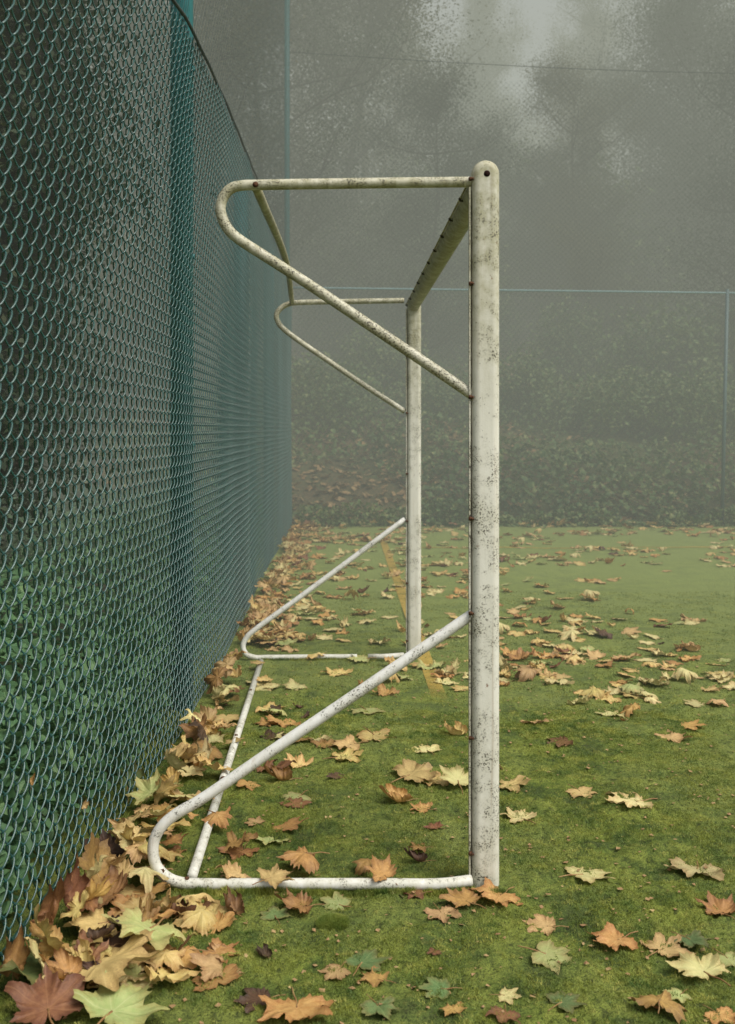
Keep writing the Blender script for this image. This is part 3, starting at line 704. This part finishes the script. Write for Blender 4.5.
# drift along the fence
for i in range(560):
    y=2.3+11*(random.random()**1.25); off=abs(random.gauss(0,.15))*(1.1 if y<6 else .85)+.02
    x=float(fence_x(y))+.05+off*(1.0+.04*y)
    pile=max(0,.085-.32*off)*random.uniform(.2,1); lean_=random.uniform(.3,1.1) if off<.07 else random.uniform(0,.35)
    tb=np.interp(y,[2.85,5.6],[-.42,-.445]) if 2.85<y<5.6 else 9
    if abs(x-tb)<.085 and random.random()<.86: continue
    if x>tb and random.random()<.35: continue
    if 5.25<y<5.9 and x>-.64 and random.random()<.92: continue
    cand.append((x,y,'drift',pile,lean_))
# open turf: clustered
pts=[]
while len(pts)<900:
    y=2.3+ (13.2-2.3)*random.random()**.62; x=random.uniform(-.45,.42*y+.35)
    if y<4.3 and any((x-a)**2+(y-b)**2<.010 for a,b in hand): continue
    dens=float(fbm(np.array(x*1.1+40),np.array(y*1.1),2))
    if y<4.0 and random.random()<.66: continue
    if random.random()<(dens-.28)*2.4: pts.append((x,y))
    if random.random()<.25 and pts: 
        a,b=pts[-1]; pts.append((a+random.gauss(0,.13),b+random.gauss(0,.13)))
for x,y in pts: cand.append((x,y,'turf' if x>.42 else 'inside',0,0))
for i in range(70):   # line of leaves blown against the far fence
    cand.append((random.uniform(-.5,6.2),BACK-abs(random.gauss(0,.13))-.02,'far',random.uniform(0,.05),random.uniform(0,.8)))
vis=[c for c in cand if VX+F*c[0]/c[1]<745 and HY+F*CAMH/c[1]<1040 and BACK>c[1]]
vis.sort(key=lambda c:c[1])
nobj=298-NL
far_V=[];
def zone(z,y,colour):
    n={'drift':'in the drift along the foot of the left fence','inside':'on the turf between the fence and the yellow goal line','turf':'scattered on the open turf right of the goal','far':'blown against the foot of the far end fence'}[z]
    d='near' if y<4.6 else 'mid distance' if y<7.5 else 'distant'
    return f'{d} {colour} leaf {n}', f'{d} {colour} leaves {n}'
rest=[]
for i,(x,y,z,pile,ln) in enumerate(vis):
    c=pick(WP if z=='drift' else W_); size=random.triangular(.09,.21,.155)*(1.0 if z!='drift' else .95)
    k=KP() if ln<.3 else random.choice(['cup','roll','dome','wavy','torn'])
    if k=='oval': size*=.6; c=random.choice(['dark brown','orange brown','reddish brown','tan'])
    if i<nobj:
        lab,grp=zone(z,y,c); leaf(None,None,None,c,k,None,lab,grp,xy=(x,y),size=size,tilt=(random.uniform(-.2,.2),-ln if z=='drift' else 0),dz=pile)
    else: rest.append((x,y,c,k,size,pile,ln))
# the rest, farthest away: one object
Vs=[];Qs=[];Ts=[];mi=[];D=[];n0=0; names=list(LM); qn=[]; tn=[]
for (x,y,c,k,size,pile,ln) in rest:
    me=random.choice(KINDS[k]); e=Euler((random.gauss(0,.12)+ln*.5,random.gauss(0,.12),random.uniform(0,6.28))); V=CO[id(me)]*size@np.array(e.to_matrix()).T
    V=V+[x,y,float(gh(x,y))-V[:,2].min()*.7+pile]
    for p in me.polygons:
        v=[q+n0 for q in p.vertices]
        if len(v)==4: Qs.append(v); qn.append(names.index(c))
        else: Ts.append(v); tn.append(names.index(c))
    a=np.empty(len(V)*4,dtype=np.float32); me.attributes['leafdat'].data.foreach_get('color',a); D.append(a)
    Vs.append(V); n0+=len(V)
if Vs:
    me=mesh_np('distant_leaves',np.concatenate(Vs),Qs,Ts,[LM[n] for n in names],True,qn+tn)
    at=me.attributes.new('leafdat','FLOAT_COLOR','POINT'); at.data.foreach_set('color',np.concatenate(D))
    o=link('distant_leaves',me); tag(o,'many small fallen leaves strewn over the farthest turf','leaves',kind='stuff')

# little crumbs of leaf in the moss
A=Acc(); n=1100
for i in range(n):
    y=1.9+4*random.random()**1.4; x=random.uniform(-.7,.42*y+.1); s=random.uniform(.003,.010)
    a=random.uniform(0,6.28); z=float(gh(x,y))+.004
    V=[(x+s*math.cos(a+q)*random.uniform(.5,1.2),y+s*math.sin(a+q)*random.uniform(.5,1.2),z+random.uniform(-.001,.004)) for q in (0,1.6,3.1,4.6)]
    A.add(V,[(0,1,2,3)])
o=A.build('leaf_crumbs',M['litter'],smooth=False); tag(o,'brown crumbs of broken leaf sprinkled in the moss','leaf litter',kind='stuff')

# ---------------------------------------------------------------- plants beyond the fences
def leafcloud(P, size, seed=0, up=.6, shape='ivy', jitter=.4):
    """one small folded leaf per point"""
    r_=np.random.default_rng(seed); n=len(P); s=size*r_.uniform(1-jitter,1+jitter,n)[:,None]
    nrm=r_.normal(0,1,(n,3)); nrm[:,2]=np.abs(nrm[:,2])+up; nrm/=np.linalg.norm(nrm,axis=1)[:,None]
    t=np.cross(nrm,r_.normal(0,1,(n,3))); t/=np.linalg.norm(t,axis=1)[:,None]; b=np.cross(nrm,t)
    if shape=='ivy':
        uv=[(0,-.35),(.5,-.25),(.32,.15),(0,.65),(-.32,.15),(-.5,-.25)]
        V=np.stack([P+s*(u*t+v*b+(-.18*abs(u)*2)*nrm) for u,v in uv],1).reshape(-1,3)
        i=np.arange(n)*6; Q=np.concatenate([np.stack([i,i+1,i+2,i+3],1),np.stack([i,i+3,i+4,i+5],1)]); return V,Q
    uv=[(0,-.5),(.28,0),(0,.5),(-.28,0)]
    V=np.stack([P+s*(u*t+v*b) for u,v in uv],1).reshape(-1,3); i=np.arange(n)*4
    return V,np.stack([i,i+1,i+2,i+3],1)
# ivy behind the left fence
n=60000; y=1.2+12.5*rng.random(n)**1.2; x=fence_x(y)-.09-3.6*rng.random(n)**1.5*np.clip(y/5,.35,1.2)
mound=.16+.46*fbm(x*1.7,y*1.7,3)*np.exp(-(-x-.75)*.35)+ .04
z=hz(x,y)+.06+mound*rng.random(n)**.6
A=Acc(); V,Q=leafcloud(np.stack([x,y,z],1),.046,1,.9); A.add(V,Q); o=A.build('ivy_ground_cover',M['ivy'],smooth=False); tag(o,'dense green ivy covering the ground behind the left fence','ivy',kind='stuff')
# leaf litter and low growth on the banks
n=26000; y=BACK+.3+22*rng.random(n)**1.5; x=rng.uniform(-12,13,n); k=fbm(x*.5+9,y*.5,3)+rng.normal(0,.05,n)-.012*(x-0)
m=k>.46; x=x[m];y=y[m]; A=Acc(); V,Q=leafcloud(np.stack([x,y,hz(x,y)+.03],1),.13,2,1.5,'leaf'); A.add(V,Q)
o=A.build('bank_leaf_litter',M['litter'],smooth=False); tag(o,'brown leaf litter on the bank behind the far fence','leaf litter',kind='stuff')
n=60000; y=BACK+.35+16*rng.random(n)**1.3; x=rng.uniform(-9,12,n); k=fbm(x*.45+2,y*.6+7,3)+rng.normal(0,.05,n)+.010*x
m=k>.47; x=x[m];y=y[m];k=k[m]; A=Acc(); V,Q=leafcloud(np.stack([x,y,hz(x,y)+.05+rng.random(len(x))*.45*(k-.3)*2],1),.085,3,.6); A.add(V,Q)
o=A.build('bank_undergrowth',M['shrub'],smooth=False); tag(o,'low ivy and brambles on the foggy bank behind the far fence','undergrowth',kind='stuff')

n=9000; x=rng.uniform(-.6,9,n); k=fbm(x*1.3,x*0+3,3); y=BACK+.05+rng.normal(0,.12,n)-.25*(k-.4)*rng.random(n); z=.02+rng.random(n)**2*.35*np.clip(k*2-.5,.1,1)
A=Acc(); V,Q=leafcloud(np.stack([x,y,z],1),.05,5,.4); A.add(V,Q); o=A.build('edge_weeds',M['shrub'],smooth=False); tag(o,'low weeds creeping under the far fence onto the turf','weeds',kind='stuff')
def tree_meshes(seed,h,spread,nleaf,leafsize,crown_from=.25,trunk_r=.16,sway=.25,clump=.18,rmax=0):
    r_=random.Random(seed); rn=np.random.default_rng(seed); A=Acc(); tips=[]
    def branch(p,d,L,r,lvl):
        pts=[p.copy()]; dd=d.copy(); n=5
        for i in range(n):
            dd=dd+np.array([r_.gauss(0,sway*.5),r_.gauss(0,sway*.5),r_.gauss(.06,.1)]); dd/=np.linalg.norm(dd); pts.append(pts[-1]+dd*L/n)
        A.tube(smooth_path(pts,3),np.linspace(r,r*.35,n*3+1),6 if lvl>0 else 10)
        if lvl>=2: tips.extend(pts[2:]); return
        for i in range(1,n+1):
            for q in range(2 if lvl==0 else 2):
                a=r_.uniform(0,6.28); el=r_.uniform(.1,.9); nd=np.array([math.cos(a)*math.cos(el),math.sin(a)*math.cos(el),math.sin(el)])
                branch(pts[i],nd,L*r_.uniform(.4,.6),r*.35,lvl+1)
    # trunk
    tp=[np.array([0,0,-.3])]; dd=np.array([0,0,1.])
    for i in range(8):
        dd=dd+np.array([r_.gauss(0,.06),r_.gauss(0,.06),0]); dd/=np.linalg.norm(dd); tp.append(tp[-1]+dd*h/8)
    A.tube(smooth_path(tp,4),np.linspace(trunk_r,trunk_r*.2,33),12)
    for i in range(1,9):
        if i/8<crown_from: continue
        for q in range(3):
            a=r_.uniform(0,6.28); el=r_.uniform(-.1,.7); f=1-.55*abs(i/8-.5)
            branch(tp[i],np.array([math.cos(a)*math.cos(el),math.sin(a)*math.cos(el),math.sin(el)]),spread*f*r_.uniform(.7,1.1),trunk_r*.35,1)
    T=np.array(tips)
    if rmax: T=T[np.hypot(T[:,0],T[:,1])<rmax]
    c=T[rn.integers(0,len(T),nleaf//14)]+rn.normal(0,clump,(nleaf//14,3))
    P=np.repeat(c,14,0)+rn.normal(0,clump*1.1,(len(c)*14,3)); V,Q=leafcloud(P,leafsize,seed,.3,'leaf')
    return (np.concatenate(A.V),np.concatenate(A.Q),np.concatenate(A.T)),(V,Q)
TM=[]
for s,h,sp,nl,ls,cf,tr in ((1,9.5,2.6,100000,.055,.08,.10),(2,12,3.0,110000,.06,.10,.11),(3,8,2.4,90000,.055,.06,.08),(4,13,2.8,75000,.055,.2,.10),(5,7.5,1.15,110000,.05,.05,.13)):
    (a,b,c),(V,Q)=tree_meshes(s,h,sp,nl,ls,cf,tr,clump=.18 if s==5 else .23,rmax=1.25 if s==5 else 0)
    tm=mesh_np('trunk',a,b,c,[M['bark']]); 
    cm=mesh_np('crown',V,Q,None,[M['crown_dark'] if s in(1,3,5) else M['crown_autumn']],False); TM.append((tm,cm,h))
def put_tree(i,x,y,sc,rz,label,zz=None):
    t=empty('woodland_tree',(x,y,float(hz(x,y)) if zz is None else zz),rz); t.scale=(sc,sc,sc)
    tag(t,label,'tree','trees in the foggy wood'); link('trunk',TM[i][0],t); link('crown',TM[i][1],t)
# (px of the trunk, depth, kind, scale, label)
trees=[(318,24,1,.95,'tall tree with bright gaps in its crown behind the fence corner'),
 (372,27,3,1.0,'thin leaved tree above the far goal frame'),
 (300,30,3,1.1,'pale sparse tree rising highest by the fence corner'),
 (250,21,0,1.0,'dark tree seen through the netting above the left fence'),
 (180,19,2,1.1,'dense dark tree behind the left netting nearest the tall green post'),
 (120,17,1,.9,'brownish tree seen through the chain link behind the tall green post'),
 (420,21,2,.66,'low rounded tree behind the crossbar'),
 (480,26,0,.5,'low tree behind the top of the near post'),
 (560,24,2,.52,'short dark tree in the centre of the far bank'),
 (600,22,1,.52,'tree with a visible trunk on the far bank right of the near post'),
 (690,25,0,.95,'tall dark tree standing at the upper right of the far bank'),
 (655,27,2,1.0,'dense tree above the right end of the far fence'),
 (735,26,1,1.0,'large tree cut off by the right edge of the view'),
 (720,34,3,1.2,'faint tall tree fading into fog at the upper right'),
 (800,20,0,1.0,'tree just outside the right edge of the far bank'),
 (560,50,1,.8,'faintest tree deep in the fog in the middle'),
 (480,42,0,.8,'ghostly tree far behind the top of the near post'),
 (520,48,1,.85,'ghostly tree deepest in the pale gap of the wood'),
 (590,40,3,.8,'ghostly sparse tree right of the pale gap in the wood'),
 (405,40,0,.9,'faded tree deep in the fog left of the middle')]
for j,(px,Y,i,sc,lab) in enumerate(trees):
    put_tree(i,(px-VX)*Y/F,Y,sc,j*1.7,lab)
put_tree(4,-3.7,8.8,1.15,.4,'dark evergreen close behind the left edge of the chain link fence')
put_tree(4,-2.75,6.0,.95,2.2,'nearest dark tree seen through the mesh at the upper left')
put_tree(4,-4.3,12.6,1.3,4.4,'second dark evergreen in the row behind the left chain link fence')
put_tree(0,-6.9,14.5,1.0,3.2,'dark tree farther back behind the left chain link fence')
put_tree(2,-6.5,16,1.1,5.2,'farthest dark tree behind the left chain link fence')
# shrubs
def shrub_mesh(seed,r,h,n):
    rn=np.random.default_rng(seed); d=rn.normal(0,1,(n//10,3)); d/=np.linalg.norm(d,axis=1)[:,None]; d[:,2]=np.abs(d[:,2])
    rad=rn.random(n//10)**.4*(.75+.4*rn.random(n//10)); c=d*rad[:,None]*[r,r,h]
    P=np.repeat(c,10,0)+rn.normal(0,.09,(len(c)*10,3)); V,Q=leafcloud(P,.085,seed,.4,'leaf')
    A=Acc()
    for i in range(14):
        q=c[rn.integers(0,len(c))]; A.tube(smooth_path([(0,0,-.1),q*.4+rn.normal(0,.05,3),q],4),np.linspace(.018,.005,9),5)
    return mesh_np('stems',np.concatenate(A.V),np.concatenate(A.Q),np.concatenate(A.T),[M['bark']]),mesh_np('foliage',V,Q,None,[M['shrub']],False)
hi=[]
SH=[shrub_mesh(51,1.1,1.2,7000),shrub_mesh(52,1.5,1.0,8000),shrub_mesh(53,.8,1.6,6000)]
shr=[(310,18,1,1,'low brown shrub at the foot of the bank by the fence corner'),(380,20,0,1,'bush on the bank behind the far goal frame'),(440,18.5,1,.8,'low spreading bush on the bank left of the near post'),(520,19,0,.9,'rounded bush on the bank just right of the near post'),
(570,21,2,1.1,'taller bush in the middle of the far bank'),(620,18,1,1,'spreading bush on the right half of the far bank'),(665,20,0,1.3,'large bush on the right of the far bank'),(705,17.5,1,.9,'low bush behind the leaning thin fence post'),(740,20,2,1.2,'upright bush at the right edge of the bank'),(480,23,2,1.2,'bush high on the bank behind the near post'),(640,24,1,1.3,'bush high on the bank at the right'),(350,23,0,1.3,'bush high on the bank behind the upper far frame')]
side=['beside the fence corner','left of the far goal post','right of the far goal post','behind the near post','just right of the near post','in the middle of the bank','on the right half of the bank','near the leaning thin post','at the right edge of the view']
for q_,(Yq,row) in enumerate(((25,'lower bush row'),(29,'middle bush row'),(34,'highest bush row'))):
    for w_,px_ in enumerate((310,362,415,470,525,578,632,686,738)):
        shr.append((px_+q_*17-14,Yq+(w_*7%5)*.5,(w_+q_)%3,2.0+.25*((w_*3+q_)%4),f'foggy bush in the {row}, {side[w_]}'.replace('the lower','the lower')))
for j,(px,Y,i,sc,lab) in enumerate(shr):
    x=(px-VX)*Y/F; t=empty('bank_shrub',(x,Y,float(hz(x,Y))),j*2.1); t.scale=(sc,)*3; tag(t,lab,'shrub','shrubs on the far bank'); link('stems',SH[i][0],t); link('foliage',SH[i][1],t)

# ---------------------------------------------------------------- fog
k=NT('fog'); ab=k.n('ShaderNodeVolumeAbsorption'); ab.inputs['Color'].default_value=(0,0,0,1); ab.inputs['Density'].default_value=.032
em=k.n('ShaderNodeEmission'); em.inputs['Color'].default_value=(.95,1.0,.83,1); em.inputs['Strength'].default_value=.032*.415  # added glow stands in for daylight scattered in the fog, also ambient fill
ad=k.n('ShaderNodeAddShader'); k.l(ab.outputs[0],ad.inputs[0]); k.l(em.outputs[0],ad.inputs[1]); k.l(ad.outputs[0],k.out.inputs['Volume'])
bm=bmesh.new(); bmesh.ops.create_cube(bm,size=1)
for v in bm.verts: v.co=Vector((v.co.x*150,v.co.y*86+(4.4+43),v.co.z*20+9.5))
me=bpy.data.meshes.new('fog_bank'); bm.to_mesh(me); bm.free(); me.materials.append(k.m); o=link('fog_bank',me); tag(o,kind='structure')

# ---------------------------------------------------------------- light, sky, camera
W=bpy.data.worlds.new('World'); S.world=W; W.use_nodes=True; nt=W.node_tree; bg=nt.nodes['Background']
sky=nt.nodes.new('ShaderNodeTexSky'); sky.sky_type='NISHITA'; sky.sun_disc=False; sky.sun_elevation=math.radians(55); sky.sun_rotation=math.radians(130); sky.air_density=1.2; sky.dust_density=4
hs=nt.nodes.new('ShaderNodeHueSaturation'); hs.inputs['Saturation'].default_value=.2; nt.links.new(sky.outputs[0],hs.inputs['Color']); nt.links.new(hs.outputs[0],bg.inputs['Color']); bg.inputs['Strength'].default_value=.165
sd=bpy.data.lights.new('sun','SUN'); sd.energy=2.5; sd.angle=math.radians(35); sd.color=(1,.94,.83); so=bpy.data.objects.new('sun',sd); COL.objects.link(so)
az=math.radians(130); el=math.radians(55); dv=Vector((math.sin(az)*math.cos(el),math.cos(az)*math.cos(el),math.sin(el))); so.rotation_euler=dv.to_track_quat('Z','Y').to_euler(); so.location=(4,-4,8)
cd=bpy.data.cameras.new('camera'); cam=bpy.data.objects.new('camera',cd); COL.objects.link(cam); S.camera=cam
cam.location=(0,0,CAMH); cam.rotation_euler=(PI/2,0,0); cd.sensor_fit='VERTICAL'; cd.sensor_height=24; cd.lens=24*F/1024
cd.shift_x=(367.5-VX)/1024; cd.shift_y=-(512-HY)/1024; cd.clip_start=.05; cd.clip_end=500
cd.dof.use_dof=True; cd.dof.focus_distance=3.4; cd.dof.aperture_fstop=3.5
S.render.resolution_x=735; S.render.resolution_y=1024
S.view_settings.view_transform='Standard'; S.view_settings.look='None'; S.view_settings.exposure=0; S.view_settings.gamma=1
S.cycles.use_denoising=True; S.cycles.max_bounces=6; S.cycles.transparent_max_bounces=12; S.cycles.diffuse_bounces=3; S.cycles.volume_bounces=0
